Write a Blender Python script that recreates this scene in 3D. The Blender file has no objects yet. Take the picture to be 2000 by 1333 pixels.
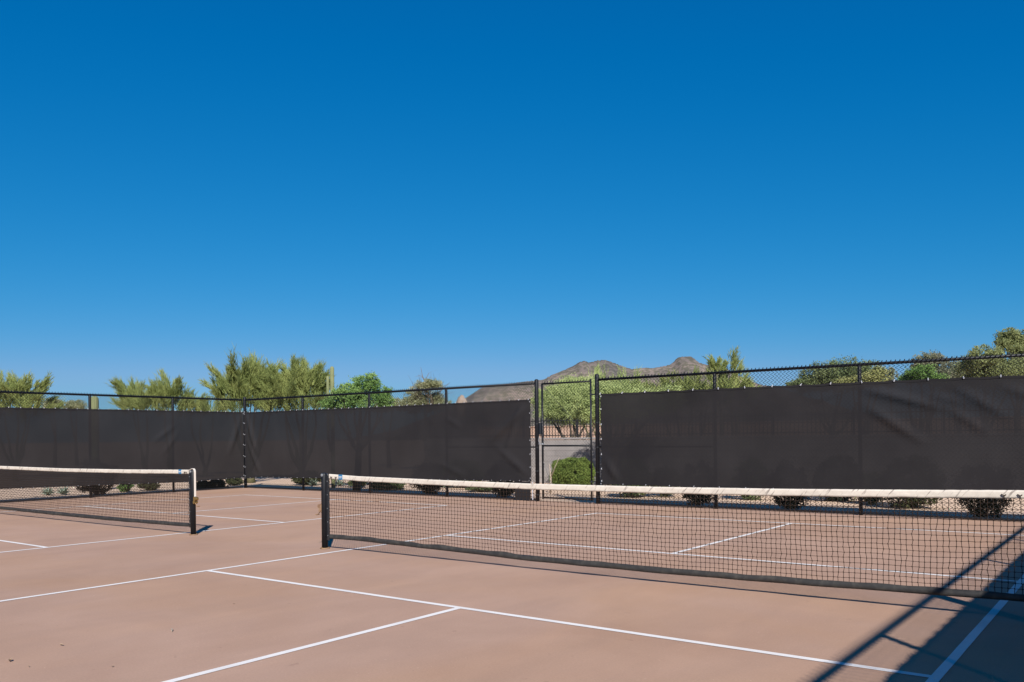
import bpy, math, random
import numpy as np
from mathutils import Vector, Matrix, noise as mnoise

SC = bpy.context.scene
COL = SC.collection
PI = math.pi

# ------------------------------------------------------------------ camera model
CX = (9.412, -8.395, 1.614)
YAW = -0.64655; ROLL = -0.010717; FPX = 1663.86; SHV = 188.8
CP = np.array(CX)
Rv = np.array([math.cos(YAW), -math.sin(YAW), 0.0]); FW = np.array([math.sin(YAW), math.cos(YAW), 0.0]); UP = np.array([0, 0, 1.0])
AX = Rv * math.cos(ROLL) + UP * math.sin(ROLL); AY = -Rv * math.sin(ROLL) + UP * math.cos(ROLL)
def ray(u, v): return FW + AX * (u - 1000) / FPX - AY * (v - 666.5 - SHV) / FPX
def ground(u, v, z=-0.08):
    r = ray(u, v); return CP + r * ((z - CP[2]) / r[2])
def at(u, v, d): return CP + ray(u, v) * d          # point seen at a pixel, d metres deep

cam_d = bpy.data.cameras.new('camera'); cam = bpy.data.objects.new('camera', cam_d); COL.objects.link(cam)
m = Matrix.Identity(4)
for i in range(3):
    m[i][0] = AX[i]; m[i][1] = AY[i]; m[i][2] = -FW[i]; m[i][3] = CX[i]
cam.matrix_world = m
cam_d.sensor_width = 36; cam_d.lens = 36 * FPX / 2000; cam_d.shift_y = SHV / 2000
cam_d.clip_start = 0.05; cam_d.clip_end = 20000
SC.camera = cam

# ------------------------------------------------------------------ light
SUN_EL = 34.5; SUN_AZ = 133.4                       # degrees; azimuth from +Y towards +X
w = bpy.data.worlds.new('World'); SC.world = w; w.use_nodes = True
nt = w.node_tree; N = nt.nodes; L = nt.links; bg = N['Background']
sky = N.new('ShaderNodeTexSky'); sky.sky_type = 'NISHITA'; sky.sun_disc = False
sky.sun_elevation = math.radians(SUN_EL); sky.sun_rotation = math.radians(SUN_AZ)
sky.altitude = 600; sky.air_density = 1.0; sky.dust_density = 0.5; sky.ozone_density = 1.5
sep = N.new('ShaderNodeSeparateColor'); comb = N.new('ShaderNodeCombineColor'); L.new(sky.outputs[0], sep.inputs[0])
for i, (g, c) in enumerate(((2.7, .0117), (.8265, .617), (.594, 1.648))):    # deep desert sky: red and green thin out faster than blue
    pw = N.new('ShaderNodeMath'); pw.operation = 'POWER'; pw.inputs[1].default_value = g; L.new(sep.outputs[i], pw.inputs[0])
    mu = N.new('ShaderNodeMath'); mu.operation = 'MULTIPLY'; mu.inputs[1].default_value = c; L.new(pw.outputs[0], mu.inputs[0])
    if i == 0:
        sb = N.new('ShaderNodeMath'); sb.operation = 'SUBTRACT'; sb.use_clamp = False; sb.inputs[1].default_value = .028; L.new(mu.outputs[0], sb.inputs[0])
        mu = N.new('ShaderNodeMath'); mu.operation = 'MAXIMUM'; mu.inputs[1].default_value = .002; L.new(sb.outputs[0], mu.inputs[0])
        mn = N.new('ShaderNodeMath'); mn.operation = 'SMOOTH_MIN'; mn.inputs[1].default_value = 1.75; mn.inputs[2].default_value = .6; L.new(mu.outputs[0], mn.inputs[0]); mu = mn
    L.new(mu.outputs[0], comb.inputs[i])
L.new(comb.outputs[0], bg.inputs[0]); bg.inputs[1].default_value = 0.076
sd = bpy.data.lights.new('sun', 'SUN'); sd.energy = 5.0; sd.angle = math.radians(.53); sd.color = (1.0, .965, .93)
sun = bpy.data.objects.new('sun', sd); COL.objects.link(sun)
a, e = math.radians(SUN_AZ), math.radians(SUN_EL)
sdir = Vector((math.sin(a) * math.cos(e), math.cos(a) * math.cos(e), math.sin(e)))
sun.rotation_euler = sdir.to_track_quat('Z', 'Y').to_euler(); sun.location = (20, -20, 25)
SC.view_settings.view_transform = 'Standard'; SC.view_settings.look = 'None'
SC.view_settings.exposure = 0.645; SC.view_settings.gamma = 1.0
SC.render.engine = 'CYCLES'; SC.cycles.max_bounces = 8; SC.cycles.transparent_max_bounces = 16

# ------------------------------------------------------------------ materials
ALB = .76                                            # base colours scaled down to suit the raised exposure, so shade comes out darker
def mat(name, col, rough=.7, var=None, scale=5.0, bump=0.0, bscale=None, metal=0.0, spec=.5, trans=0.0, stretch=None, detail=6.0, contrast=(.35, .65), see=0.0):
    """Principled material; var = second colour mixed in by noise; trans = translucency of leaves; see = open weave."""
    col = tuple(c * ALB for c in col); var = tuple(c * ALB for c in var) if var else None
    M = bpy.data.materials.new(name); M.use_nodes = True
    n = M.node_tree.nodes; l = M.node_tree.links; b = n['Principled BSDF']; out = n['Material Output']
    b.inputs['Roughness'].default_value = rough; b.inputs['Metallic'].default_value = metal
    b.inputs['Specular IOR Level'].default_value = spec
    b.inputs['Base Color'].default_value = (*col, 1)
    tc = n.new('ShaderNodeTexCoord'); vec = tc.outputs['Object']
    if stretch:
        mp = n.new('ShaderNodeMapping'); mp.inputs['Scale'].default_value = stretch; l.new(vec, mp.inputs[0]); vec = mp.outputs[0]
    colout = None
    if var:
        t = n.new('ShaderNodeTexNoise'); t.inputs['Scale'].default_value = scale; t.inputs['Detail'].default_value = detail; l.new(vec, t.inputs[0])
        r = n.new('ShaderNodeValToRGB'); r.color_ramp.elements[0].position = contrast[0]; r.color_ramp.elements[1].position = contrast[1]
        r.color_ramp.elements[0].color = (*col, 1); r.color_ramp.elements[1].color = (*var, 1)
        l.new(t.outputs[0], r.inputs[0]); l.new(r.outputs[0], b.inputs['Base Color']); colout = r.outputs[0]
    if bump:
        t2 = n.new('ShaderNodeTexNoise'); t2.inputs['Scale'].default_value = bscale or scale; t2.inputs['Detail'].default_value = 8; l.new(vec, t2.inputs[0])
        bp = n.new('ShaderNodeBump'); bp.inputs['Strength'].default_value = bump; bp.inputs['Distance'].default_value = .02
        l.new(t2.outputs[0], bp.inputs['Height']); l.new(bp.outputs[0], b.inputs['Normal'])
    if trans:
        tr = n.new('ShaderNodeBsdfTranslucent'); tr.inputs[0].default_value = (*[min(1, c * 1.3) for c in col], 1)
        if colout: l.new(colout, tr.inputs[0])
        mx = n.new('ShaderNodeMixShader'); mx.inputs[0].default_value = trans
        l.new(b.outputs[0], mx.inputs[1]); l.new(tr.outputs[0], mx.inputs[2]); l.new(mx.outputs[0], out.inputs[0])
    if see:
        tr = n.new('ShaderNodeBsdfTransparent'); mx = n.new('ShaderNodeMixShader'); mx.inputs[0].default_value = see
        l.new(b.outputs[0], mx.inputs[1]); l.new(tr.outputs[0], mx.inputs[2]); l.new(mx.outputs[0], out.inputs[0])
    return M

def court_material():
    M = bpy.data.materials.new('court_concrete'); M.use_nodes = True
    n = M.node_tree.nodes; l = M.node_tree.links; b = n['Principled BSDF']
    b.inputs['Roughness'].default_value = .88; b.inputs['Specular IOR Level'].default_value = .25
    tc = n.new('ShaderNodeTexCoord')
    def noise(scale, det, rough=.6, dist=0.0, st=None):
        v = tc.outputs['Object']
        if st:
            mp = n.new('ShaderNodeMapping'); mp.inputs['Scale'].default_value = st; l.new(v, mp.inputs[0]); v = mp.outputs[0]
        t = n.new('ShaderNodeTexNoise'); t.inputs['Scale'].default_value = scale; t.inputs['Detail'].default_value = det
        t.inputs['Roughness'].default_value = rough; t.inputs['Distortion'].default_value = dist; l.new(v, t.inputs[0]); return t.outputs[0]
    def ramp(f, p0, p1, c0, c1):
        r = n.new('ShaderNodeValToRGB'); r.color_ramp.elements[0].position = p0; r.color_ramp.elements[1].position = p1
        r.color_ramp.elements[0].color = (*c0, 1); r.color_ramp.elements[1].color = (*c1, 1); l.new(f, r.inputs[0]); return r.outputs[0]
    def mix(kind, fac, a, b_):
        x = n.new('ShaderNodeMix'); x.data_type = 'RGBA'; x.blend_type = kind
        x.inputs[0].default_value = fac
        l.new(a, x.inputs[6]); l.new(b_, x.inputs[7]); return x.outputs[2]
    base = ramp(noise(.55, 6, .62, .4), .32, .68, (0.3175, 0.1985, 0.1404), (0.369, 0.2367, 0.1705))
    yel = ramp(noise(.28, 4, .5, 1.2), .42, .7, (1, 1, 1), (1.02, .985, .9))
    fine = ramp(noise(60, 5, .7), .25, .75, (.88, .88, .88), (1.1, 1.1, 1.1))
    streak = ramp(noise(1.6, 5, .7, .6, (1, .22, 1)), .35, .72, (.95, .95, .955), (1.05, 1.04, 1.03))
    spot = ramp(noise(7.5, 3, .5), .27, .31, (.78, .76, .76), (1, 1, 1))
    scuff = ramp(noise(4.5, 6, .75, 1.4, (1, .45, 1)), .66, .74, (0, 0, 0), (.05, .045, .038))
    grit = ramp(noise(34, 2, .5), .71, .76, (0, 0, 0), (.09, .08, .065))
    c = mix('MULTIPLY', 1, base, yel); c = mix('MULTIPLY', 1, c, fine); c = mix('MULTIPLY', 1, c, streak); c = mix('MULTIPLY', .6, c, spot)
    c = mix('ADD', 1, c, scuff); c = mix('ADD', 1, c, grit)
    l.new(c, b.inputs['Base Color'])
    bp = n.new('ShaderNodeBump'); bp.inputs['Strength'].default_value = .35; bp.inputs['Distance'].default_value = .004
    l.new(noise(140, 6, .7), bp.inputs['Height']); l.new(bp.outputs[0], b.inputs['Normal'])
    return M

M_court = court_material()
M_line = mat('line_paint', (.86, .81, .765), .75, var=(.74, .69, .65), scale=2.2, bump=.2, bscale=90, contrast=(.45, .75))
M_gravel = mat('desert_gravel', (.80, .565, .39), .95, var=(.62, .43, .29), scale=9, bump=.45, bscale=14)
M_black = mat('black_powder_coat', (.010, .011, .013), .42, var=(.016, .017, .02), scale=6, bump=.05, bscale=60)
M_post = mat('black_painted_steel', (.007, .008, .011), .5, var=(.012, .013, .017), scale=9, contrast=(.5, .8), spec=.3)
M_wire = mat('black_vinyl_wire', (.010, .010, .012), .6, spec=.3)
M_fabric = mat('woven_windscreen', (.0150, .0134, .0150), .9, var=(.0240, .0215, .0228), scale=.8, bump=.25, bscale=2.4, spec=.2, see=.019, contrast=(.3, .75))
M_cord = mat('net_cord', (.035, .022, .016), .9, spec=.1)
M_tape = mat('white_vinyl_band', (.76, .675, .565), .55, var=(.64, .56, .465), scale=5, bump=.3, bscale=9, contrast=(.4, .75))
def scuffed(M):
    n = M.node_tree.nodes; l = M.node_tree.links; b = n['Principled BSDF']
    src = b.inputs['Base Color'].links[0].from_socket
    tc = n.new('ShaderNodeTexCoord'); mr = n.new('ShaderNodeMapping'); mr.inputs['Rotation'].default_value = (0, math.radians(-38), 0); mp = n.new('ShaderNodeMapping'); mp.inputs['Scale'].default_value = (48, 1, 5.0)
    t = n.new('ShaderNodeTexNoise'); t.inputs['Scale'].default_value = 1.0; t.inputs['Detail'].default_value = 3; t.inputs['Roughness'].default_value = .5
    l.new(tc.outputs['Object'], mr.inputs[0]); l.new(mr.outputs[0], mp.inputs[0]); l.new(mp.outputs[0], t.inputs[0])
    r = n.new('ShaderNodeValToRGB'); r.color_ramp.elements[0].position = .33; r.color_ramp.elements[1].position = .42
    r.color_ramp.elements[0].color = (.30, .27, .27, 1); r.color_ramp.elements[1].color = (1, 1, 1, 1); l.new(t.outputs[0], r.inputs[0])
    x = n.new('ShaderNodeMix'); x.data_type = 'RGBA'; x.blend_type = 'MULTIPLY'; x.inputs[0].default_value = .8
    l.new(src, x.inputs[6]); l.new(r.outputs[0], x.inputs[7]); l.new(x.outputs[2], b.inputs['Base Color'])
scuffed(M_tape)
M_tape_clean = mat('cream_vinyl_strap', (.74, .65, .56), .5)
M_hem = mat('dark_vinyl_hem', (.022, .020, .018), .7, var=(.062, .055, .045), scale=13, bump=.5, bscale=7, contrast=(.45, .8))
M_blue = mat('blue_label', (.045, .19, .36), .5)
M_white = mat('white_print', (.7, .72, .74), .5)
M_brass = mat('aged_brass', (.55, .36, .12), .42, var=(.30, .17, .06), scale=20, metal=.75)
M_brownsteel = mat('rusty_gear', (.22, .12, .07), .7, var=(.35, .22, .12), scale=25)
M_tie = mat('white_nylon_tie', (.62, .62, .66), .5)
M_steel = mat('galvanised_steel', (.42, .43, .44), .45, metal=.6)
M_block = mat('grey_block', (.29, .262, .245), .92, var=(.37, .335, .31), scale=3, bump=.6, bscale=22)
M_stucco = mat('tan_stucco', (.55, .37, .27), .92, var=(.48, .32, .23), scale=2, bump=.3, bscale=30)
M_iron = mat('black_iron', (.02, .02, .02), .5)
M_boulder = mat('tan_granite', (.40, .31, .24), .95, var=(.28, .22, .17), scale=1.5, bump=.8, bscale=3)
M_bark = mat('grey_brown_bark', (.11, .085, .06), .95, var=(.17, .13, .09), scale=9, bump=.5, bscale=20)
M_pvbark = mat('green_bark', (.11, .11, .04), .85, var=(.15, .13, .06), scale=5)
M_pale = mat('pale_wood', (.42, .34, .26), .9)
def leafm(name, c, v, sc=1.4, tr=.35): return mat(name, c, .75, var=v, scale=sc, trans=tr, spec=.2, detail=3, contrast=(.35, .65))
M_pv = leafm('palo_verde_twigs', (.41, .45, .15), (.24, .295, .09))
M_pv_pale = leafm('pale_palo_verde_twigs', (.55, .62, .25), (.41, .49, .18))
M_mesq = leafm('bright_mesquite_leaf', (.31, .46, .14), (.18, .31, .08))
M_mesq_pale = leafm('grey_mesquite_leaf', (.43, .43, .23), (.27, .29, .15))
M_ever = leafm('dark_evergreen_leaf', (.17, .22, .09), (.26, .30, .13))
M_euc = leafm('olive_eucalyptus_leaf', (.35, .385, .16), (.22, .25, .10))
M_brown = leafm('brownish_leaf', (.32, .31, .20), (.23, .25, .15))
M_yel = leafm('yellow_green_leaf', (.50, .49, .19), (.34, .35, .13))
M_trim = leafm('trimmed_shrub_leaf', (.27, .35, .08), (.15, .215, .045), 5)
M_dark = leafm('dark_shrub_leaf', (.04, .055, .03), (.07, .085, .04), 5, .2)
M_olive = leafm('olive_shrub_leaf', (.17, .17, .075), (.11, .12, .05), 5)
M_agave = mat('grey_green_agave', (.20, .27, .20), .6, var=(.30, .36, .27), scale=4)
M_sag = mat('ribbed_cactus_skin', (.24, .25, .11), .8, var=(.17, .19, .08), scale=3)
M_leaf = mat('dry_leaf_litter', (.42, .30, .21), .9, var=(.26, .17, .11), scale=40)

# ------------------------------------------------------------------ mesh helpers
class MB:
    def __init__(s): s.v = []; s.f = []
    def add(s, vs, fs):
        o = len(s.v); s.v.extend([tuple(map(float, p)) for p in vs]); s.f.extend([tuple(i + o for i in f) for f in fs])
    def box(s, c, d, rz=0.0, rx=0.0, bev=0.0):
        hx, hy, hz = d[0] / 2, d[1] / 2, d[2] / 2
        if bev:
            b = min(bev, hx * .9, hy * .9, hz * .9); P = []; R = [(-hz, b), (-hz + b, 0), (hz - b, 0), (hz, b)]
            for z, i in R:
                x, y = hx - i, hy - i; k = b * .0 + (b if i == 0 else 0)
                P += [(x - k, -y, z), (x, -y + k, z), (x, y - k, z), (x - k, y, z), (-x + k, y, z), (-x, y - k, z), (-x, -y + k, z), (-x + k, -y, z)]
            F = [tuple(reversed(range(8))), tuple(range(24, 32))]
            for r in range(3):
                for j in range(8): F.append((r * 8 + j, r * 8 + (j + 1) % 8, r * 8 + 8 + (j + 1) % 8, r * 8 + 8 + j))
        else:
            P = [(sx * hx, sy * hy, sz * hz) for sz in (-1, 1) for sx, sy in ((-1, -1), (1, -1), (1, 1), (-1, 1))]
            F = [(3, 2, 1, 0), (4, 5, 6, 7), (0, 1, 5, 4), (1, 2, 6, 5), (2, 3, 7, 6), (3, 0, 4, 7)]
        Q = Matrix.Rotation(rz, 3, 'Z') @ Matrix.Rotation(rx, 3, 'X')
        s.add([Vector(c) + Q @ Vector(p) for p in P], F)
    def tube(s, pts, r, n=8, cap=True):
        pts = [Vector(p) for p in pts]; rr = r if isinstance(r, (list, tuple)) else [r] * len(pts)
        V = []; prev = None
        for i, p in enumerate(pts):
            t = (pts[min(i + 1, len(pts) - 1)] - pts[max(i - 1, 0)]).normalized()
            if prev is None: a = t.orthogonal().normalized()
            else: a = (prev - t * prev.dot(t)); a = a.normalized() if a.length > 1e-6 else t.orthogonal().normalized()
            prev = a; b = t.cross(a)
            for k in range(n):
                q = 2 * PI * k / n; V.append(p + (a * math.cos(q) + b * math.sin(q)) * rr[i])
        F = []
        for i in range(len(pts) - 1):
            for k in range(n): F.append((i * n + k, i * n + (k + 1) % n, (i + 1) * n + (k + 1) % n, (i + 1) * n + k))
        if cap: F.append(tuple(reversed(range(n)))); F.append(tuple((len(pts) - 1) * n + k for k in range(n)))
        s.add(V, F)
    def lathe(s, base, prof, n=16):
        V = []; F = []
        for r, z in prof:
            for k in range(n):
                q = 2 * PI * k / n; V.append((base[0] + r * math.cos(q), base[1] + r * math.sin(q), base[2] + z))
        for i in range(len(prof) - 1):
            for k in range(n): F.append((i * n + k, i * n + (k + 1) % n, (i + 1) * n + (k + 1) % n, (i + 1) * n + k))
        F.append(tuple(reversed(range(n)))); F.append(tuple((len(prof) - 1) * n + k for k in range(n)))
        s.add(V, F)
    def build(s, name, material, parent=None, smooth=False):
        me = bpy.data.meshes.new(name); me.from_pydata(s.v, [], s.f); me.materials.append(material); me.update()
        if smooth: me.polygons.foreach_set('use_smooth', [True] * len(me.polygons))
        o = bpy.data.objects.new(name, me); COL.objects.link(o)
        if parent: o.parent = parent; o.matrix_parent_inverse = Matrix.Translation(-Vector(parent.location)) if parent.get('_w') else Matrix.Identity(4)
        return o
def npmesh(name, V, F, material, parent=None, smooth=False):
    """V (n,3) array; F (m,k) array of equal-size faces."""
    me = bpy.data.meshes.new(name); V = np.asarray(V, np.float32); F = np.asarray(F, np.int32); k = F.shape[1]
    me.vertices.add(len(V)); me.vertices.foreach_set('co', V.ravel())
    me.loops.add(F.size); me.loops.foreach_set('vertex_index', F.ravel())
    me.polygons.add(len(F)); me.polygons.foreach_set('loop_start', np.arange(0, F.size, k, dtype=np.int32))
    me.polygons.foreach_set('loop_total', np.full(len(F), k, np.int32))
    if smooth: me.polygons.foreach_set('use_smooth', np.ones(len(F), bool))
    me.materials.append(material); me.update(calc_edges=True)
    o = bpy.data.objects.new(name, me); COL.objects.link(o)
    if parent: o.parent = parent; o.matrix_parent_inverse = Matrix.Translation(-Vector(parent.location))
    return o
def segs(A, B, r, n=3):
    """many straight thin prisms from A[i] to B[i]"""
    A = np.asarray(A, float); B = np.asarray(B, float); D = B - A; ln = np.linalg.norm(D, axis=1, keepdims=True); D = D / np.maximum(ln, 1e-9)
    ref = np.where(np.abs(D[:, 2:3]) > .9, np.array([[1., 0, 0]]), np.array([[0, 0, 1.]]))
    P = np.cross(D, ref); P /= np.linalg.norm(P, axis=1, keepdims=True); Q = np.cross(D, P)
    r = np.broadcast_to(np.asarray(r, float).reshape(-1, 1), (len(A), 1))
    V = []
    for E in (A, B):
        for k in range(n):
            q = 2 * PI * k / n; V.append(E + (P * math.cos(q) + Q * math.sin(q)) * r)
    V = np.stack(V, 1).reshape(-1, 3); m_ = len(A); o = (np.arange(m_) * 2 * n)[:, None]
    F = np.concatenate([np.array([[k, (k + 1) % n, n + (k + 1) % n, n + k]]) + o for k in range(n)], 0)
    return V, F
def thing(name, loc, label, cat, group=None):
    o = bpy.data.objects.new(name, None); COL.objects.link(o); o.location = [float(c) for c in loc]; o.empty_display_size = .2
    o['label'] = label; o['category'] = cat; o['_w'] = 1
    if group: o['group'] = group
    return o
def tag(o, label, cat, group=None):
    o['label'] = label; o['category'] = cat
    if group: o['group'] = group
    return o
def structure(o): o['kind'] = 'structure'; return o
def copy_part(src, parent, loc):
    c = src.copy(); COL.objects.link(c); c.parent = parent; c.matrix_parent_inverse = Matrix.Translation(-Vector(parent.location)); c.location = loc; return c
def bez(t, xs, ys): return float(np.interp(t, xs, ys))

# ------------------------------------------------------------------ ground and courts
FY = 9.273; LX = -15.304; RX = 10.80                 # fence planes
GZ = -0.08
def make_ground():
    n = 161; s = np.linspace(-1, 1, n); s = np.sign(s) * np.abs(s) ** 3.2 * 6000
    X, Y = np.meshgrid(s, s); r = np.hypot(X, Y)
    Z = np.full_like(X, GZ)
    for i in range(n):
        for j in range(n):
            if 30 < r[i, j] < 900: Z[i, j] += .25 * (mnoise.noise(Vector((X[i, j] * .03, Y[i, j] * .03, 0)))) * min(1, (r[i, j] - 30) / 40)
    V = np.stack([X, Y, Z], -1).reshape(-1, 3); I = np.arange(n * n).reshape(n, n)
    F = np.stack([I[:-1, :-1], I[:-1, 1:], I[1:, 1:], I[1:, :-1]], -1).reshape(-1, 4)
    structure(npmesh('ground', V, F, M_gravel))
make_ground()
b = MB(); b.box(((LX - .22 + 11.1) / 2, (FY + .16 - 16) / 2, -.1), (11.1 - LX + .22, FY + .16 + 16, .2)); structure(b.build('court_surface', M_court))

def line_sheet(x0, y0, wdt, ybase, yk):
    """painted lines of one court: sidelines, baselines, kitchen lines and centre lines, as one sheet of paint"""
    lw = .070; h = lw / 2; z = .004; R = []
    x1 = x0 + wdt; yb = ybase
    xs = [x0, x1]
    for x in xs: R.append((x - h, x + h, y0 - yb - h, y0 + yb + h))
    for y in (-yb, -yk, yk, yb): R.append((x0 + h, x1 - h, y0 + y - h, y0 + y + h))
    xc = (x0 + x1) / 2
    for sgn in (-1, 1):
        a, c = sorted((y0 + sgn * (yk + h), y0 + sgn * (yb - h))); R.append((xc - h, xc + h, a, c))
    V = []; F = []
    for (a, b_, c, d) in R:
        nx = max(1, int((b_ - a) / .25)); ny = max(1, int((d - c) / .25)); o = len(V)
        for j in range(ny + 1):
            for i in range(nx + 1):
                x = a + (b_ - a) * i / nx; y = c + (d - c) * j / ny
                jx = .0025 * mnoise.noise(Vector((x * 3, y * 3, 5))); jy = .0025 * mnoise.noise(Vector((x * 3, y * 3, 9)))
                V.append((x + (jx if nx == 1 else 0), y + (jy if ny == 1 else 0), z))
        for j in range(ny):
            for i in range(nx): q = o + j * (nx + 1) + i; F.append((q, q + 1, q + nx + 2, q + nx + 1))
    return V, F
V1, F1 = line_sheet(0, 0, 8.245, 7.024, 2.235)
structure(npmesh('court_lines', V1, F1, M_line))
V2, F2 = line_sheet(-12.14, -.02, 7.94, 7.024, 2.235)
structure(npmesh('court_lines', V2, F2, M_line))

# ------------------------------------------------------------------ nets
rnd = random.Random(7)
def make_net(y, xa, xb, top_t, bot_t, label, gear_side, tagpos, gear_mat=None, strapped=True, tie_xs=()):
    """xa < xb are the post centres; top_t / bot_t are tables x -> height"""
    T = thing('tennis_net', ((xa + xb) / 2, y, 0), label, 'net', 'low nets strung across the courts')
    top = lambda x: bez(x, *top_t); bot = lambda x: bez(x, *bot_t)
    # posts
    for px in (xa, xb):
        s = 1 if px == xa else -1
        p = MB(); p.lathe((px, y, 0), [(.045, 0), (.045, 1.095), (.040, 1.112), (.028, 1.122), (.01, 1.125)], 20)
        post = p.build('post', M_post, T, True)
        q = MB(); q.lathe((px, y, .003), [(.072, 0), (.072, .008), (.066, .012), (.05, .013)], 20); q.build('base_plate', M_brownsteel, post)
        for k in range(3):
            g = MB(); an = k * 2.1 + .6; g.lathe((px + .06 * math.cos(an), y + .06 * math.sin(an), .012), [(.009, 0), (.009, .012), (.004, .016)], 6); g.build('bolt', M_brass, post)
        c = MB(); c.box((px + s * .078, y, .60), (.05, .022, .95), bev=.004)
        bar = c.build('lacing_bar', M_black, T)
        for k in range(5):
            d = MB(); d.tube([(px + s * .082, y - .008, .2 + k * .2), (px + s * .082, y - .018, .2 + k * .2)], .006, 8); d.build('rivet', M_steel, bar)
        g = MB(); g.tube([(px, y - .048, 1.09), (px, y + .048, 1.09)], .022, 16); g.tube([(px, y - .056, 1.09), (px, y + .056, 1.09)], .009, 8); g.build('pulley', M_steel, T)
        if px == gear_side:                                  # winding gear on the outer face of the post
            g = MB(); gx = px - s * .062
            g.box((gx, y, .60), (.034, .055, .13), bev=.006)
            g.tube([(gx - s * .03, y - .03, .625), (gx - s * .03, y + .03, .625)], .032, 14)
            g.tube([(gx - s * .008, y - .036, .565), (gx - s * .008, y + .034, .565)], .024, 14)
            gear = g.build('winding_gear', gear_mat, T)
            h = MB(); h.tube([(gx - s * .015, y - .01, .56), (gx - s * .07, y - .01, .505), (gx - s * .095, y - .01, .50)], .006, 8); h.tube([(gx - s * .095, y - .035, .50), (gx - s * .095, y + .03, .50)], .009, 8)
            h.build('crank_handle', M_brownsteel, gear)
            if not strapped: continue
            st = MB()                                        # strap over the top of the post and down to the gear
            pr = [(px + s * .10, 1.105), (px + s * .05, 1.128), (px, 1.142), (px - s * .035, 1.137), (px - s * .055, 1.115), (px - s * .062, 1.08), (px - s * .063, .9), (px - s * .063, .66)]
            hw = .017; V = []; F = []
            for i, (x, z) in enumerate(pr):
                a_ = pr[max(0, i - 1)]; b_ = pr[min(len(pr) - 1, i + 1)]; tx, tz = b_[0] - a_[0], b_[1] - a_[1]; ln = math.hypot(tx, tz); nx, nz = -tz / ln * .004, tx / ln * .004
                V += [(x - nx, y - hw, z - nz), (x - nx, y + hw, z - nz), (x + nx, y + hw, z + nz), (x + nx, y - hw, z + nz)]
            for i in range(len(pr) - 1):
                for k in range(4): F.append((4 * i + k, 4 * i + (k + 1) % 4, 4 * i + 4 + (k + 1) % 4, 4 * i + 4 + k))
            F += [(3, 2, 1, 0), tuple(4 * (len(pr) - 1) + k for k in range(4))]
            st.add(V, F); st.build('strap', M_tape_clean, T)
            cl = MB(); cl.box((px - s * .0655, y, .64), (.012, .04, .06), bev=.003); cl.build('strap_clamp', M_white, T)
    # headband: folded tape over a cable
    hb = .070; x0, x1 = xa + .115, xb - .115; nx = int((x1 - x0) / .03); V = []; F = []
    prof = [(-.0055, -hb), (-.0075, -hb * .75), (-.0075, -hb * .5), (-.0085, -hb * .22), (-.0075, -.004), (0, .002), (.0075, -.004), (.0085, -hb * .22), (.0075, -hb * .6), (.0055, -hb)]
    for i in range(nx + 1):
        x = x0 + (x1 - x0) * i / nx; zt = top(x)
        for j, (dy, dz) in enumerate(prof):
            q = abs(dz) / hb
            wy = .006 * mnoise.noise(Vector((x * 7 + dz * 50, y, 3))) * q
            V.append((x, y + dy + wy, zt + dz + .0035 * mnoise.noise(Vector((x * 3.1, 1, y))) * q + .0015 * mnoise.noise(Vector((x * 14, 4, y)))))
    P = len(prof)
    for i in range(nx):
        for j in range(P): F.append((i * P + j, i * P + (j + 1) % P, (i + 1) * P + (j + 1) % P, (i + 1) * P + j))
    F2_ = list(F); o = MB(); o.add(V, F2_); o.add(V[:P], [tuple(range(P))]); o.add(V[-P:], [tuple(reversed(range(P)))])
    head = o.build('headband', M_tape, T, True)
    tx = tagpos; zt = top(tx)
    l_ = MB(); l_.box((tx, y, zt - .033), (.085, .0225, .074), bev=.003); lab = l_.build('label', M_blue, head)
    l2 = MB(); l2.box((tx, y - .0122, zt - .028), (.062, .002, .011)); l2.box((tx - .004, y - .0122, zt - .044), (.045, .002, .004)); l2.build('label_print', M_white, lab)
    for k, xt in enumerate(tie_xs):
        g = MB(); zt = top(xt)
        g.tube([(xt, y - .012, zt - .045), (xt + .006, y - .016, zt - .058), (xt - .004, y - .012, zt - .078), (xt + .002, y - .006, zt - .10)], .0035, 6)
        g.tube([(xt - .017, y - .013, zt - .034), (xt - .006, y - .018, zt - .040), (xt + .004, y - .018, zt - .046), (xt + .018, y - .013, zt - .036)], .0048, 6)
        g.build('lace_knot', M_cord, head)
    # cord mesh
    cell = .0505; nX = int((x1 - x0) / cell); nZ = 17
    XX = np.zeros((nX + 1, nZ + 1, 3))
    for i in range(nX + 1):
        x = x0 + (x1 - x0) * i / nX; zt = top(x) - hb + .004; zb = bot(x) + .055
        for j in range(nZ + 1):
            t = j / nZ
            e_ = math.sin(PI * t)
            XX[i, j] = (x + (.011 * mnoise.noise(Vector((x * 1.1, t * 2.2, y + 2))) + .010 * mnoise.noise(Vector((i * .9, j * .8, 8)))) * min(1, e_ * 2.2) + rnd.uniform(-.0046, .0046),
                        y + .012 * mnoise.noise(Vector((x * .8, t * 2, 20))) * e_, zt + (zb - zt) * t + (.008 * mnoise.noise(Vector((x * 2, t * 3, y + 12))) + rnd.uniform(-.0022, .0022)) * min(1, e_ * 3))
    Ah = XX[:-1, 1:].reshape(-1, 3); Bh = XX[1:, 1:].reshape(-1, 3); Av = XX[:, :-1].reshape(-1, 3); Bv = XX[:, 1:].reshape(-1, 3)
    # knots: short thick prisms on the crossings
    K = XX[:, 1:-1].reshape(-1, 3); Ka = K + np.array([-.004, 0, .005]); Kb = K + np.array([.004, 0, -.005])
    A_ = np.concatenate([Ah, Av, Ka]); B_ = np.concatenate([Bh, Bv, Kb])
    R_ = np.concatenate([np.full(len(Ah), .0021), np.full(len(Av), .0027), np.full(len(K), .0052)])
    Vn, Fn = segs(A_, B_, R_, 4); npmesh('net_mesh', Vn, Fn, M_cord, T)
    # hem along the bottom
    V = []; F = []; P = 6; hh = .066
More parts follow.
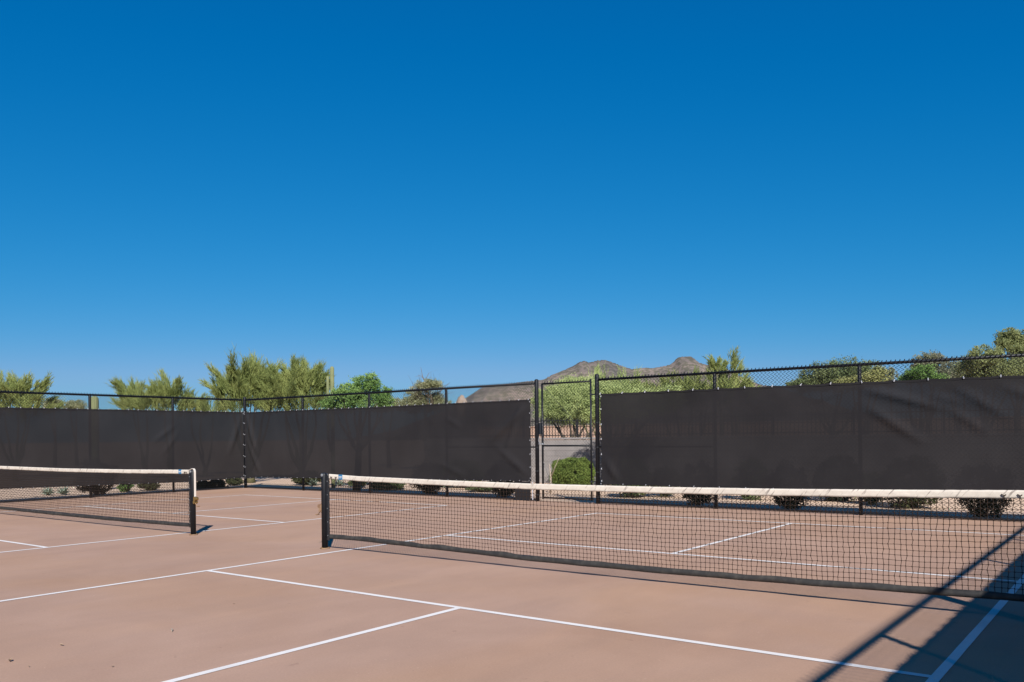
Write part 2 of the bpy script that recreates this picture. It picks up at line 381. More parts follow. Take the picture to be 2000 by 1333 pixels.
    for i in range(nx + 1):
        x = x0 + (x1 - x0) * i / nx; zb = bot(x) + .006 * mnoise.noise(Vector((x * 1.7, 3, y))) ; tw = .012 * mnoise.noise(Vector((x * 2.3, 9, y))); bulge = 1 + .35 * mnoise.noise(Vector((x * 5, 2, y)))
        hx = hh * (1 + .22 * mnoise.noise(Vector((x * 2.9, 31, y))))
        for dy, dz in ((-.004, 0), (-.010 * bulge, .3), (-.006, 1), (.006, 1), (.010 * bulge, .35), (.004, 0)):
            V.append((x, y + dy + tw * (1 - dz) * 1.3, zb + dz * hx))
    for i in range(nx):
        for j in range(P): F.append((i * P + j, i * P + (j + 1) % P, (i + 1) * P + (j + 1) % P, (i + 1) * P + j))
    o = MB(); o.add(V, F); o.add(V[:P], [tuple(range(P))]); o.add(V[-P:], [tuple(reversed(range(P)))]); o.build('bottom_hem', M_hem, T, True)
    # lacing down each end
    for xe, s in ((x0, 1), (x1, -1)):
        g = MB(); pts = []
        for k in range(19):
            z = .17 + k * .0485; pts.append((xe - s * (.02 if k % 2 else -.012), y - .012, z))
        g.tube(pts, .003, 5); g.build('side_lacing', M_black, T)
    return T
netA_top = ([-.5, -.34, .32, 1.95, 3.4, 5.1, 6.5, 7.72, 8.39, 8.7], [1.112, 1.107, 1.085, 1.064, 1.052, 1.058, 1.075, 1.100, 1.117, 1.122])
netA_bot = ([-.5, -.34, .32, 1.95, 3.4, 5.1, 6.5, 7.72, 8.39, 8.7], [.158, .157, .162, .138, .112, .113, .133, .156, .172, .175])
make_net(0.0, -.42, 8.66, netA_top, netA_bot, 'long black court net with scuffed cream top band, right of the photo centre', -.42, -.055, gear_mat=M_brownsteel, strapped=False, tie_xs=(-.25, -.15, 8.37, 8.49))
netB_top = ([-12.6, -11.4, -8.4, -5.9, -3.8], [1.12, 1.10, 1.083, 1.095, 1.12])
netB_bot = ([-12.6, -11.4, -8.4, -5.9, -3.8], [.14, .123, .109, .114, .137])
make_net(-.02, -12.55, -3.79, netB_top, netB_bot, 'farther court net at the left edge, with brass winding gear on its post', -3.79, -4.17, gear_mat=M_brass, tie_xs=(-3.97, -4.02))

# ------------------------------------------------------------------ chain link fences
FH = 2.99
def frame_fn(kind, c):
    """maps (s along the fence, t towards the court, z) to world"""
    if kind == 'far': return lambda s, t, z: (s, c - t, z)
    if kind == 'left': return lambda s, t, z: (c + t, s, z)
    if kind == 'right': return lambda s, t, z: (c - t, s, z)
def chain_mesh(fn, s0, s1, z0, z1, t, d=.082, r=.0046):
    n = int(round((s1 - s0) / d)); dd = (s1 - s0) / n; h = d / 2; mz = int(round((z1 - z0) / h)); A = []; B = []
    I = np.arange(n); J = np.arange(mz)
    i, j = np.meshgrid(I, J, indexing='ij'); sA = s0 + dd * (i + .5) + np.where(j % 2 == 0, -1, 1) * dd * .5; sB = s0 + dd * (i + .5) + np.where(j % 2 == 0, 1, -1) * dd * .5
    zA = z0 + (z1 - z0) * j / mz; zB = z0 + (z1 - z0) * (j + 1) / mz
    tA = t + np.where(j % 2 == 0, -1, 1) * .0025; tB = -tA + 2 * t
    f = np.vectorize(lambda s, tt, z: fn(s, tt, z))
    A = np.stack(f(sA.ravel(), tA.ravel(), zA.ravel()), -1); B = np.stack(f(sB.ravel(), tB.ravel(), zB.ravel()), -1)
    # knuckled ends sticking out above the top
    s = s0 + dd * (I + .5) + (1 if mz % 2 == 0 else 1) * dd * .0
    kA = np.stack(f(s - dd * .5, np.full(n, t), np.full(n, z1)), -1); kB = np.stack(f(s - dd * .5 + dd * .18, np.full(n, t), np.full(n, z1 + .034)), -1)
    V, F = segs(np.concatenate([A, kA]), np.concatenate([B, kB]), np.concatenate([np.full(len(A), r), np.full(n, .010)]), 3)
    return V, F
def fence(kind, c, s0, s1, posts, label, ends=(0, 0), midrails=(), lower_rail=True, endh=(3.04, 3.04)):
    fn = frame_fn(kind, c); T = thing('chain_link_fence', fn((s0 + s1) / 2, 0, 0), label, 'fence', 'black chain link fence round the courts')
    for s in posts:
        end = s in (s0, s1); r = .052 if end else .037; h = (endh[0] if s == s0 else endh[1]) if end else FH - .03
        p = MB(); x, y, _ = fn(s, 0, 0)
        pr = [(r, GZ), (r, h), (r * .95, h + .012), (r * .6, h + .03), (.006, h + .036)] if end else [(r, GZ), (r, h), (r * .8, h + .02)]
        p.lathe((x, y, 0), pr, 16); post = p.build('post', M_post, T, True)
        if end:
            for z in (.15, .75, 1.35, 1.95, 2.55, 2.9):
                g = MB(); g.lathe((x, y, z), [(r + .004, 0), (r + .004, .022)], 16); g.build('band', M_black, post)
    g = MB(); g.tube([fn(s0, 0, FH), fn(s1, 0, FH)], .030, 12); g.build('top_rail', M_post, T, True)
    g = MB(); g.tube([fn(s0, .0, .04), fn(s1, .0, .04)], .024, 8); g.build('bottom_rail', M_black, T)
    for a, b_, z in midrails:
        g = MB(); g.tube([fn(a, 0, z), fn(b_, 0, z)], .021, 10); g.build('mid_rail', M_post, T, True)
    V, F = chain_mesh(fn, s0 + .02, s1 - .02, .02, FH + .02, .045); npmesh('wire_mesh', V, F, M_wire, T)
    return T
far_posts_L = [LX, -12.274, -9.229, -6.18, -3.125]
far_posts_R = [-1.336, 1.682, 4.738, 7.78, RX]
fence('far', FY, LX + .0, -3.125, far_posts_L, 'black chain link fence with five posts, left of the gate', endh=(3.06, 3.06), midrails=((-6.18, -3.125, 1.37),))
fence('far', FY, -1.336, RX - .12, [-1.336, 1.682, 4.738, 7.78, RX - .12], 'black chain link fence right of the gate, nearest and tallest in the photo', endh=(3.10, 3.05), midrails=((-1.336, 1.682, 1.37),))
fence('left', LX, -14, FY - .12, [-14, -11, -8.05, -5.04, -2.03, .98, 3.986, 6.607], 'black chain link fence running in from the left edge to the corner post', endh=(3.05, 3.0))
fence('right', RX, -14, FY - .3, [-14, -11.2, -8.2, -6.2, -4.15, -2.13, .92, 3.5, 6.5], 'black chain link fence on the sunny right side that shades the court', endh=(3.05, 3.0))

def windscreen(kind, c, s0, s1, top_t, bot_t, label, tie_gap, ties=(True, True), folds=(), off=.066, seed=1, tie_range=None, side_ties=(), tsc=1.0):
    """screen fabric laced to the court side of the fence; its top sags a little between the ties"""
    fn = frame_fn(kind, c); T = thing('windscreen', fn((s0 + s1) / 2, off, 0), label, 'windscreen', 'black windscreens laced to the fences')
    ds = .075; n = int((s1 - s0) / ds); mz = 34; V = []; F = []
    for i in range(n + 1):
        s = s0 + (s1 - s0) * i / n; zt = bez(s, *top_t); zb = bez(s, *bot_t); ph = ((s - s0) / tie_gap) % 1
        sag = .016 * math.sin(PI * ph) ; zt -= sag; zb += .012 * math.sin(PI * ph)
        for j in range(mz + 1):
            t = j / mz; z = zb + (zt - zb) * t
            e_ = min(1, min(t, 1 - t) * 9 + .15) 
            dpt = .016 * mnoise.noise(Vector((s * .55, z * .8, seed))) + .007 * mnoise.noise(Vector((s * 2.2, z * 1.3, seed + 5)))
            dpt += .006 * math.sin(2 * PI * (s - s0) / tie_gap) * max(0, t - .82) / .18
            for (fs, fz, fe, fez, amp, wd) in folds:            # creases: ridges along a line from (fs,fz) to (fe,fez)
                dx, dz = fe - fs, fez - fz; q = ((s - fs) * dx + (z - fz) * dz) / (dx * dx + dz * dz)
                if -.1 < q < 1.1:
                    dist = abs((s - fs) * dz - (z - fz) * dx) / math.hypot(dx, dz)
                    dpt += 1.5 * amp * math.exp(-(dist / wd) ** 2) * max(0, math.sin(PI * min(1, max(0, (q + .1) / 1.2))))
            V.append(fn(s, off + dpt * e_, z))
    for i in range(n):
        for j in range(mz): q = i * (mz + 1) + j; F.append((q, q + 1, q + mz + 2, q + mz + 1))
    npmesh('fabric', V, F, M_fabric, T, True)
    # reinforced top and bottom hems and one horizontal seam
    for tab, dz, nm in ((top_t, -.012, 'hem'), (bot_t, .012, 'hem')):
        g = MB(); Vh = []; Fh = []
        for i in range(n + 1):
            s = s0 + (s1 - s0) * i / n; ph = ((s - s0) / tie_gap) % 1; z = bez(s, *tab) + (-.016 if tab is top_t else .012) * math.sin(PI * ph)
            for dt, d2 in ((.006, -.022), (.014, -.022), (.014, .022), (.006, .022)): Vh.append(fn(s, off + dt - .008, z + dz + d2))
        for i in range(n):
            for k in range(4): Fh.append((4 * i + k, 4 * i + (k + 1) % 4, 4 * i + 4 + (k + 1) % 4, 4 * i + 4 + k))
        g.add(Vh, Fh); g.build(nm, M_fabric, T)
    # ties: grommet and white nylon tie
    g = MB(); g.add([(-.008, 0, -.014), (.008, 0, -.014), (.008, 0, .008), (-.008, 0, .008), (-.008, -.008, -.014), (.008, -.008, -.014), (.008, -.008, .008), (-.008, -.008, .008)], [(0, 1, 2, 3), (7, 6, 5, 4), (0, 4, 5, 1), (1, 5, 6, 2), (2, 6, 7, 3), (3, 7, 4, 0)])
    g.tube([(0, -.005, -.008), (.006, -.014, 0), (.003, -.01, .014), (0, .03, .024)], .004, 6)
    proto = None; pos = []
    k = 0
    while s0 + k * tie_gap <= s1 + .01:
        s = min(s0 + k * tie_gap, s1); k += 1
        if tie_range and not (tie_range[0] <= s <= tie_range[1]): continue
        if ties[0]: pos.append((s, bez(s, *top_t) - .004, 1.0))
        if ties[1] : pos.append((s, bez(s, *bot_t) + .01, .62))
    for se in side_ties:
        zt = bez(se, *top_t); zb = bez(se, *bot_t)
        for q in (.035, .17, .33, .5, .66, .83, .97): pos.append((se + (.02 if se == s0 else -.02), zb + (zt - zb) * q, .85))
    rot = {'far': 0, 'left': -PI / 2 + PI, 'right': -PI / 2}[kind]
    r_ = random.Random(seed)
    for s, z, sc_ in pos[:100]:
        p = fn(s, off + .016, z)
        if proto is None: proto = g.build('tie', M_tie, T); t_ = proto
        else: t_ = proto.copy(); COL.objects.link(t_); t_.parent = T
        t_.matrix_parent_inverse = Matrix.Translation(-Vector(T.location)); t_.location = p; t_.rotation_euler = (0, r_.uniform(-.4, .4), rot); t_.scale = (sc_ * tsc,) * 3
    return T
windscreen('far', FY, -15.225, -3.27, ([-15.15, -9.2, -3.27], [2.575, 2.565, 2.585]), ([-15.15, -14.4, -9, -3.27], [.33, .38, .44, .50]),
           'black windscreen between the corner post and the gate, creased at its right end', .305, tsc=.9, side_ties=(-15.225, -3.27), seed=3,
           folds=((-3.4, 2.4, -4.6, 1.5, .05, .09), (-3.55, 2.45, -4.1, 1.2, .035, .06), (-3.3, .6, -4.4, 1.4, .03, .07), (-15.05, 2.4, -14.6, 1.2, .06, .07), (-15.05, 1.6, -14.4, .5, .05, .06), (-6.15, 2.2, -5.6, 1.9, .02, .05), (-6.3, .9, -5.3, .5, .02, .06)))
windscreen('far', FY, -1.2, RX - .3, ([-1.2, 4.7, RX], [2.642, 2.64, 2.625]), ([-1.2, RX], [.475, .47]),
           'widest black windscreen, right of the gate, wrinkled at its upper right', .60, tsc=1.25, side_ties=(-1.2,), seed=11,
           folds=((4.85, 2.5, 6.2, 2.1, .055, .07), (4.9, 2.15, 5.9, 1.45, .045, .07), (6.4, 2.5, 7.3, 1.9, .035, .06), (6.3, 2.1, 7.0, 1.6, .03, .05), (5.9, 2.35, 6.7, 2.15, .025, .05), (-1.1, 1.1, -.7, .5, .04, .06), (7.2, 2.45, 8.4, 2.0, .03, .07), (3.9, 2.3, 4.6, 2.55, .02, .05)))
windscreen('left', LX, -13.8, FY - .10, ([-14, 9.1], [2.565, 2.585]), ([-14, 1.5, 7.2, 9.1], [.4, .39, .31, .36]),
           'black windscreen running in from the left photo edge to the corner post', .305, tsc=.8, side_ties=(FY - .10,), seed=23, tie_range=(0.5, 10),
           folds=((6.6, 2.1, 5.9, 1.6, .025, .06), (6.75, 1.9, 6.2, 1.2, .02, .05), (9.0, 2.3, 8.6, 1.2, .04, .06)))
windscreen('right', RX, -13.8, FY - .5, ([-14, 9.1], [2.605, 2.605]), ([-14, 9.1], [.42, .42]),
           'black windscreen on the sunny right side fence beside the camera', .305, ties=(False, False), seed=31, tie_range=(40, 41))
# short screen patch beside the gate, at the bottom
fl = thing('windscreen', (-3.35, FY - .05, 0), 'small black screen flap hanging to the ground left of the gate', 'windscreen', 'black windscreens laced to the fences')
g = MB(); g.box((-3.55, FY - .058, .255), (.50, .006, .47)); g.build('fabric', M_fabric, fl)
g = MB(); g.box((-3.24, FY - .058, .255), (.02, .01, .45)); g.build('batten', M_tie, fl)

# gate between its two posts
gt = thing('chain_link_gate', (-2.2, FY, 0), 'closed narrow chain link gate with mid rail, between its two posts', 'gate')
g = MB(); xl, xr = -2.955, -1.515; yg = FY
g.tube([(xl, yg, .06), (xl, yg, 2.97)], .027, 12); g.tube([(xr, yg, .06), (xr, yg, 3.02)], .024, 12)
g.tube([(xl, yg, 2.965), (xr, yg, 2.965)], .022, 10); g.tube([(xl, yg, 1.40), (xr, yg, 1.40)], .021, 10); g.tube([(xl, yg, .09), (xr, yg, .09)], .021, 10)
g.build('frame', M_post, gt, True)
V, F = chain_mesh(frame_fn('far', FY), xl + .02, xr - .02, .08, 2.99, .028, r=.0038); npmesh('wire_mesh', V, F, M_wire, gt)
g = MB(); g.tube([(xl + .02, yg - .01, 1.0), (xl + .28, yg - .01, .40)], .006, 6); g.tube([(xl + .02, yg + .03, 2.9), (xr, yg + .03, 1.5)], .004, 6); g.build('brace_rod', M_black, gt)
for z in (2.62, .5):
    g = MB(); g.lathe((xr, yg, z), [(.033, 0), (.033, .05)], 14); g.box((-1.43, yg, z + .025), (.12, .022, .032)); g.build('hinge', M_black, gt)
g = MB(); g.lathe((xl, yg, 1.43), [(.034, 0), (.034, .04)], 14); g.box((-3.03, yg - .01, 1.45), (.15, .02, .025)); g.tube([(-3.03, yg - .03, 1.45), (-3.05, yg - .05, 1.54), (-3.02, yg - .055, 1.64)], .009, 8); g.build('latch', M_steel, gt)
g = MB(); g.box((-3.035, yg + .01, 1.83), (.06, .05, .30), bev=.006); g.build('lock_box', M_black, gt)

# ------------------------------------------------------------------ walls beyond
def pt(u, v, d): return at(u, v, d)
wy = 17.6
wl = thing('block_wall', (3, wy, GZ), 'grey block garden wall seen through the gate behind the round shrub', 'wall')
g = MB(); wx0, wx1 = -14.5, 26.0; nb = int((wx1 - wx0) / .41)
for k in range(8):
    for i in range(nb + 1):
        off_ = .205 if k % 2 else 0; xa_ = wx0 + i * .41 - off_
        g.box((xa_ + .2, wy, GZ + .1 + k * .2), (.388, .204, .184))
g.box(((wx0 + wx1) / 2, wy, GZ + .79), (wx1 - wx0, .186, 1.58)); g.build('blocks', M_block, wl)
g = MB(); g.box(((wx0 + wx1) / 2, wy, GZ + 1.64), (wx1 - wx0 + .1, .26, .07), bev=.01); g.build('cap', M_block, wl)
irn = thing('iron_fence', (3, wy, GZ + 1.68), 'black iron picket fence standing on the grey block wall', 'fence')
g = MB(); zf = GZ + 1.68
for z in (zf + .08, zf + .62): g.box(((wx0 + wx1) / 2, wy, z), (wx1 - wx0, .03, .03))
g.build('rails', M_iron, irn)
for q in range(int((wx1 - wx0) / 2.4)):
    g = MB()
    for i in range(18): g.box((wx0 + .19 + 2.4 * q + .13 * i, wy, zf + .36), (.018, .018, .72))
    g.build('picket_panel', M_iron, irn)
    g = MB(); g.box((wx0 + .06 + 2.4 * q, wy, zf + .4), (.05, .05, .8)); g.build('post', M_iron, irn)
tw = thing('stucco_wall', (4, 40, GZ), 'tan stucco wall behind the black iron picket fence', 'wall')
g = MB(); g.box((5, 40, GZ + 1.2), (70, .3, 2.4)); g.build('wall', M_stucco, tw)
g = MB(); g.box((5, 40, GZ + 2.44), (70.2, .42, .08), bev=.015); g.build('cap', M_stucco, tw)

# ------------------------------------------------------------------ vegetation
def rot_to(d): return Vector(d).to_track_quat('Z', 'Y').to_matrix()
def strips(rs, P0, P1, P2, wdt):
    """curved flat twigs: quads P0-P1-P2 with random facing"""
    P0, P1, P2 = map(np.asarray, (P0, P1, P2)); D = P2 - P0; D /= np.linalg.norm(D, axis=1, keepdims=True) + 1e-9
    R = rs.normal(size=D.shape); S = np.cross(D, R); S /= np.linalg.norm(S, axis=1, keepdims=True) + 1e-9; wv = np.asarray(wdt).reshape(-1, 1)
    V = np.stack([P0 - S * wv, P0 + S * wv, P1 + S * wv * .8, P1 - S * wv * .8, P2 + S * wv * .25, P2 - S * wv * .25], 1).reshape(-1, 3)
    o = (np.arange(len(P0)) * 6)[:, None]; F = np.concatenate([np.array([[0, 1, 2, 3]]) + o, np.array([[3, 2, 4, 5]]) + o])
    return V, F
def leaves(rs, C, size, droop=0.0):
    n = len(C); A = rs.normal(size=(n, 3)); A[:, 2] -= droop; A /= np.linalg.norm(A, axis=1, keepdims=True); B = np.cross(A, rs.normal(size=(n, 3))); B /= np.linalg.norm(B, axis=1, keepdims=True)
    s = (size * rs.uniform(.6, 1.3, n))[:, None]; A = A * s; B = B * s * .42
    V = np.stack([C - A, C - B * .9 , C + A, C + B], 1).reshape(-1, 3); F = np.arange(4 * n).reshape(-1, 4)
    return V, F
def trunk_and_limbs(mb, base, tips, r0, rs, multi=False):
    base = np.array(base); tips = [np.array(t) for t in tips]; mean = np.mean(tips, 0)
    fork = base + (mean - base) * (.12 if multi else .42) + rs.normal(0, .06, 3) * np.array([1, 1, 0])
    mb.tube([tuple(base), tuple((base + fork) / 2 + rs.normal(0, .04, 3)), tuple(fork)], [r0 * 1.2, r0 * .95, r0 * .85], 9)
    for t in tips:
        n = 6; pts = []; mid = fork + (t - fork) * np.array([.55, .55, .35]) + rs.normal(0, .12, 3)
        for i in range(n + 1):
            q = i / n; p = (1 - q) ** 2 * fork + 2 * q * (1 - q) * mid + q * q * t; pts.append(tuple(p + (rs.normal(0, .03, 3) if 0 < i < n else 0)))
        mb.tube(pts, [r0 * .62 * (1 - .85 * (i / n)) for i in range(n + 1)], 7)
def crown_object(parts, name, material, parent):
    V = np.concatenate([p[0] for p in parts]); off = 0; Fs = []
    for p in parts: Fs.append(p[1] + off); off += len(p[0])
    return npmesh(name, V, np.concatenate(Fs), material, parent)
def tree(kind, u, d, lobes, label, material, seed, bark=M_bark, name='tree', cat='tree', group=None, density=1.0, trunk_r=.12, leaf=.06, stub=None, ub=None):
    """lobes: (u, v, ru, rv) of each crown mass as it shows in the photo, turned into real masses d metres deep"""
    rs = np.random.RandomState(seed); base = at(ub if ub is not None else u, 860, d); base[2] = GZ
    T = thing(name, base, label, cat, group); k = d / FPX; parts = []; tips = []
    for (lu, lv, ru, rv) in lobes:
        dd = d + rs.uniform(-.6, .6) * ru * k; c = at(lu, lv, dd); rx, rz = ru * k, rv * k; tips.append(c - np.array([0, 0, rz * .35]))
        if kind == 'broom':                                   # upright whips fanning out of a low centre
            nb = int(10 * density + 9 * (rx * rz) ** .5); per_b = 46; n = nb * per_b
            bo = rs.normal(size=(nb, 3)) * np.array([.42, .42, .30]); bo[:, 2] -= .42
            bd = bo * np.array([1.15, 1.15, .25]) + np.array([0, 0, 1.15]); bd /= np.linalg.norm(bd, axis=1, keepdims=True)
            bl = rz * rs.uniform(.7, 1.2, (nb, 1)); bo = bo * np.array([rx, rx, rz])
            q0 = rs.rand(n, 1) * .75; i = np.repeat(np.arange(nb), per_b)
            P0 = c + bo[i] + bd[i] * bl[i] * q0 + rs.normal(0, .09, (n, 3)) * rx * (1.5 - q0)
            dirv = bd[i] + rs.normal(0, .20, (n, 3)); dirv /= np.linalg.norm(dirv, axis=1, keepdims=True)
            ln = bl[i] * rs.uniform(.2, .5, (n, 1)); P2 = P0 + dirv * ln
            P1 = (P0 + P2) / 2 + rs.normal(0, .05, (n, 3)) * ln
            parts.append(strips(rs, P0, P1, P2, rs.uniform(.006, .012, n)))
            parts.append(strips(rs, c + bo, c + bo + bd * bl * .5 + rs.normal(0, .03, (nb, 3)), c + bo + bd * bl, np.full(nb, .03)))
            m = 10
            for _ in range(m):                                # side twigs
                q = rs.rand(n, 1); S0 = P0 + (P2 - P0) * (.05 + .95 * q); dv = dirv + rs.normal(0, .26, (n, 3)); dv /= np.linalg.norm(dv, axis=1, keepdims=True)
                l2 = ln * rs.uniform(.25, .75, (n, 1)); S2 = S0 + dv * l2; S1 = (S0 + S2) / 2
                parts.append(strips(rs, S0, S1, S2, rs.uniform(.004, .0085, n)))
        else:                                                 # leafy: clumps spread through the mass with gaps
            nc = int((55 + 95 * (rx * rx * rz) ** .5) * density)
            o = rs.normal(size=(nc, 3)); o /= np.linalg.norm(o, axis=1, keepdims=True); o *= (rs.rand(nc, 1) ** .45); C = c + o * np.array([rx, rx, rz])
            nl = 38; lf = leaf * .78; per = np.repeat(C, nl, 0); cr = np.repeat(rs.uniform(.12, .34, nc) * min(1.4, max(.5, rx)), nl)[:, None]
            sp = rs.normal(0, .5, per.shape) * cr * np.array([1, 1, .62])
            if kind == 'weep': sp[:, 2] = -np.abs(rs.exponential(.55, len(per))) * cr[:, 0] * 1.6
            parts.append(leaves(rs, per + sp, lf, 1.2 if kind == 'weep' else .2))
            # twigs reaching beyond the leaves
            n = int(nc * .8); i = rs.randint(0, nc, n); P0 = C[i] * .6 + c * .4; P2 = C[i] + o[i] * rs.uniform(.05, .32, (n, 1)) * np.array([rx, rx, rz]); parts.append(strips(rs, P0, (P0 + P2) / 2 + rs.normal(0, .05, (n, 3)), P2, np.full(n, .008)))
            m = 14; q = rs.rand(n * m, 1); j_ = np.repeat(np.arange(n), m); LP = P0[j_] + (P2 - P0)[j_] * (.45 + .6 * q) + rs.normal(0, .05, (n * m, 3)); LP[:, 2] -= rs.rand(n * m) * .10 * (2.5 if kind == 'weep' else 1)
            parts.append(leaves(rs, LP, lf * .8, .6))
    crown_object(parts, 'crown', material, T)
    mb = MB(); trunk_and_limbs(mb, base, tips, trunk_r, rs, multi=(kind == 'broom')); mb.build('trunk', bark, T, True)
    return T
G_PV = 'trees beyond the fences'
tree('broom', 30, 38, [(10, 775, 35, 40), (32, 758, 14, 28), (-25, 780, 40, 40), (60, 790, 32, 32), (52, 765, 30, 30)], 'yellow-green whip-branched tree cut by the left photo edge', M_pv, 1, M_pvbark, 'palo_verde_tree', group=G_PV)
tree('broom', 285, 36, [(268, 765, 26, 30), (285, 782, 38, 26), (258, 788, 24, 20)], 'smaller whip-branched tree standing left of its taller twin', M_pv, 2, M_pvbark, 'palo_verde_tree', group=G_PV)
tree('broom', 335, 36, [(336, 757, 30, 30), (340, 785, 46, 26), (318, 772, 24, 28)], 'olive whip-branched tree behind the second post left of the corner', M_pv, 3, M_pvbark, 'palo_verde_tree', group=G_PV)
tree('broom', 400, 40, [(390, 795, 40, 18), (415, 798, 40, 18), (370, 792, 22, 18)], 'low whip-branched tree just left of the corner post', M_pv, 4, M_pvbark, 'palo_verde_tree', group=G_PV)
tree('broom', 490, 34, [(465, 750, 36, 40), (500, 738, 30, 42), (450, 765, 34, 34), (490, 775, 50, 34), (520, 752, 28, 46), (530, 790, 40, 22), (442, 745, 22, 32)], 'tallest yellow-green whip-branched tree behind the corner post', M_pv, 5, M_pvbark, 'palo_verde_tree', group=G_PV, trunk_r=.16, density=1.15)
tree('broom', 590, 34, [(570, 735, 24, 38), (598, 745, 30, 42), (615, 760, 24, 36), (560, 772, 40, 34), (600, 785, 44, 26), (548, 745, 18, 34)], 'yellow-green whip-branched tree left of the saguaro', M_pv, 6, M_pvbark, 'palo_verde_tree', group=G_PV, trunk_r=.15, density=1.15)
tree('leaf', 695, 28, [(672, 772, 26, 22), (700, 756, 24, 18), (724, 748, 20, 18), (742, 768, 22, 20), (655, 790, 30, 20), (705, 786, 44, 20), (690, 772, 28, 20), (752, 785, 16, 16)], 'bright green feathery mesquite behind and right of the saguaro', M_mesq, 7, name='mesquite_tree', group=G_PV, leaf=.045, density=.72)
tree('leaf', 830, 44, [(825, 775, 34, 22), (808, 790, 32, 16), (850, 788, 30, 18), (838, 752, 26, 10)], 'grey-green mesquite with bare dark twigs on top, right of the bright green one', M_mesq_pale, 8, name='mesquite_tree', group=G_PV, density=.9, leaf=.06)
# bare dark branches in the top of that tree
rs = np.random.RandomState(5); nb_ = 70; c0 = at(830, 775, 44); P0 = c0 + rs.normal(0, .35, (nb_, 3)); dv = rs.normal(0, .75, (nb_, 3)) + np.array([0, 0, .8]); P2 = P0 + dv / np.linalg.norm(dv, axis=1, keepdims=True) * rs.uniform(.5, 1.35, (nb_, 1)); P1 = (P0 + P2) / 2 + rs.normal(0, .1, (nb_, 3))
T8 = [o for o in bpy.data.objects if o.get('label', '').startswith('grey-green mesquite')][0]
Vs, Fs = strips(rs, P0, P1, P2, np.full(nb_, .02)); npmesh('bare_branches', Vs, Fs, M_bark, T8)
tree('leaf', 1108, 34, [(1110, 778, 52, 26), (1085, 800, 44, 24), (1150, 795, 44, 28), (1120, 814, 60, 18), (1065, 778, 30, 24), (1195, 776, 50, 28), (1130, 758, 60, 20)], 'soft pale green tree filling the gate opening above the iron fence', M_pv_pale, 9, M_bark, 'mesquite_tree', group=G_PV, density=1.7, leaf=.042, trunk_r=.12)
tree('broom', 1180, 40, [(1165, 762, 60, 34), (1120, 768, 50, 30), (1220, 768, 50, 30), (1150, 785, 80, 30), (1270, 778, 50, 26)], 'pale wispy tree against the mountain, above the gate', M_pv_pale, 10, M_pvbark, 'palo_verde_tree', group=G_PV, density=1.0)
tree('broom', 1350, 32, [(1345, 760, 40, 24), (1310, 762, 50, 24), (1385, 762, 50, 24), (1350, 776, 80, 22), (1280, 772, 50, 18)], 'broad yellow-green tree below the rocky mountain peak', M_pv, 12, M_pvbark, 'palo_verde_tree', group=G_PV, density=1.2)
tree('broom', 1430, 30, [(1425, 730, 30, 32), (1410, 752, 44, 30), (1445, 755, 34, 24), (1400, 715, 18, 22)], 'whip-branched tree rising over the fence right of the mountain peak', M_pv, 13, M_pvbark, 'palo_verde_tree', group=G_PV, density=.35)
tree('leaf', 1630, 34, [(1600, 735, 40, 26), (1650, 722, 44, 24), (1690, 728, 34, 24), (1575, 752, 32, 14), (1640, 745, 56, 18)], 'dense dark green tree behind the tall post on the right', M_ever, 14, name='evergreen_tree', group=G_PV, leaf=.055)
tree('leaf', 1690, 27, [(1665, 748, 34, 12), (1700, 742, 30, 14), (1715, 735, 20, 20)], 'sunny yellow-green shrubby tree in front of the dark green tree', M_yel, 15, name='shrubby_tree', group=G_PV, leaf=.04)
tree('leaf', 1812, 40, [(1812, 702, 24, 16), (1830, 715, 22, 22), (1795, 712, 14, 16), (1840, 738, 24, 16)], 'thin brownish tree rising above the fence rail on the right', M_brown, 16, name='brown_tree', group=G_PV, density=.7, leaf=.06)
tree('leaf', 1795, 26, [(1800, 728, 26, 14), (1780, 738, 22, 12), (1825, 740, 26, 10)], 'small deep green bushy tree just above the windscreen on the right', M_mesq, 17, name='shrubby_tree', group=G_PV, leaf=.04)
tree('weep', 1870, 38, [(1868, 720, 26, 22), (1850, 735, 26, 18), (1885, 732, 22, 20)], 'dull grey-brown drooping tree between the deep green one and the olive one', M_brown, 18, name='brown_tree', group=G_PV, leaf=.06)
tree('weep', 1925, 33, [(1925, 695, 34, 24), (1900, 712, 30, 26), (1950, 718, 40, 26), (1985, 715, 40, 24), (1930, 730, 50, 18)], 'broad olive drooping tree at the right, below the tall one', M_euc, 19, name='eucalyptus_tree', group=G_PV, leaf=.06)
tree('weep', 1985, 40, [(1972, 655, 24, 16), (1990, 672, 20, 22), (1960, 668, 14, 10), (2015, 665, 26, 26), (1992, 690, 18, 18)], 'tallest tree, thin drooping crown at the right photo edge', M_euc, 20, name='eucalyptus_tree', group=G_PV, leaf=.07, density=.8)
tree('leaf', 1742, 60, [(1740, 735, 12, 18), (1735, 748, 16, 10)], 'faint thin tree in the gap right of the tall post', M_mesq_pale, 21, name='thin_tree', group=G_PV, density=.7)
tree('leaf', 107, 60, [(105, 788, 16, 12), (96, 794, 14, 8)], 'small far green tree seen through the mesh left of the columnar cactus', M_mesq_pale, 22, name='far_tree', group=G_PV)
tree('leaf', 150, 62, [(150, 792, 20, 10), (138, 795, 14, 7)], 'small far green tree beside the columnar cactus, lower one', M_mesq_pale, 23, name='far_tree', group=G_PV)
tree('leaf', 760, 50, [(765, 790, 26, 14), (745, 792, 20, 12)], 'low hazy green tree between the two mesquites', M_mesq_pale, 24, name='far_tree', group=G_PV, density=.8)
tree('leaf', 1560, 60, [(1552, 750, 16, 6), (1565, 748, 14, 7)], 'tiny far green tree at the left foot of the dense dark one', M_ever, 25, name='far_tree', group=G_PV)
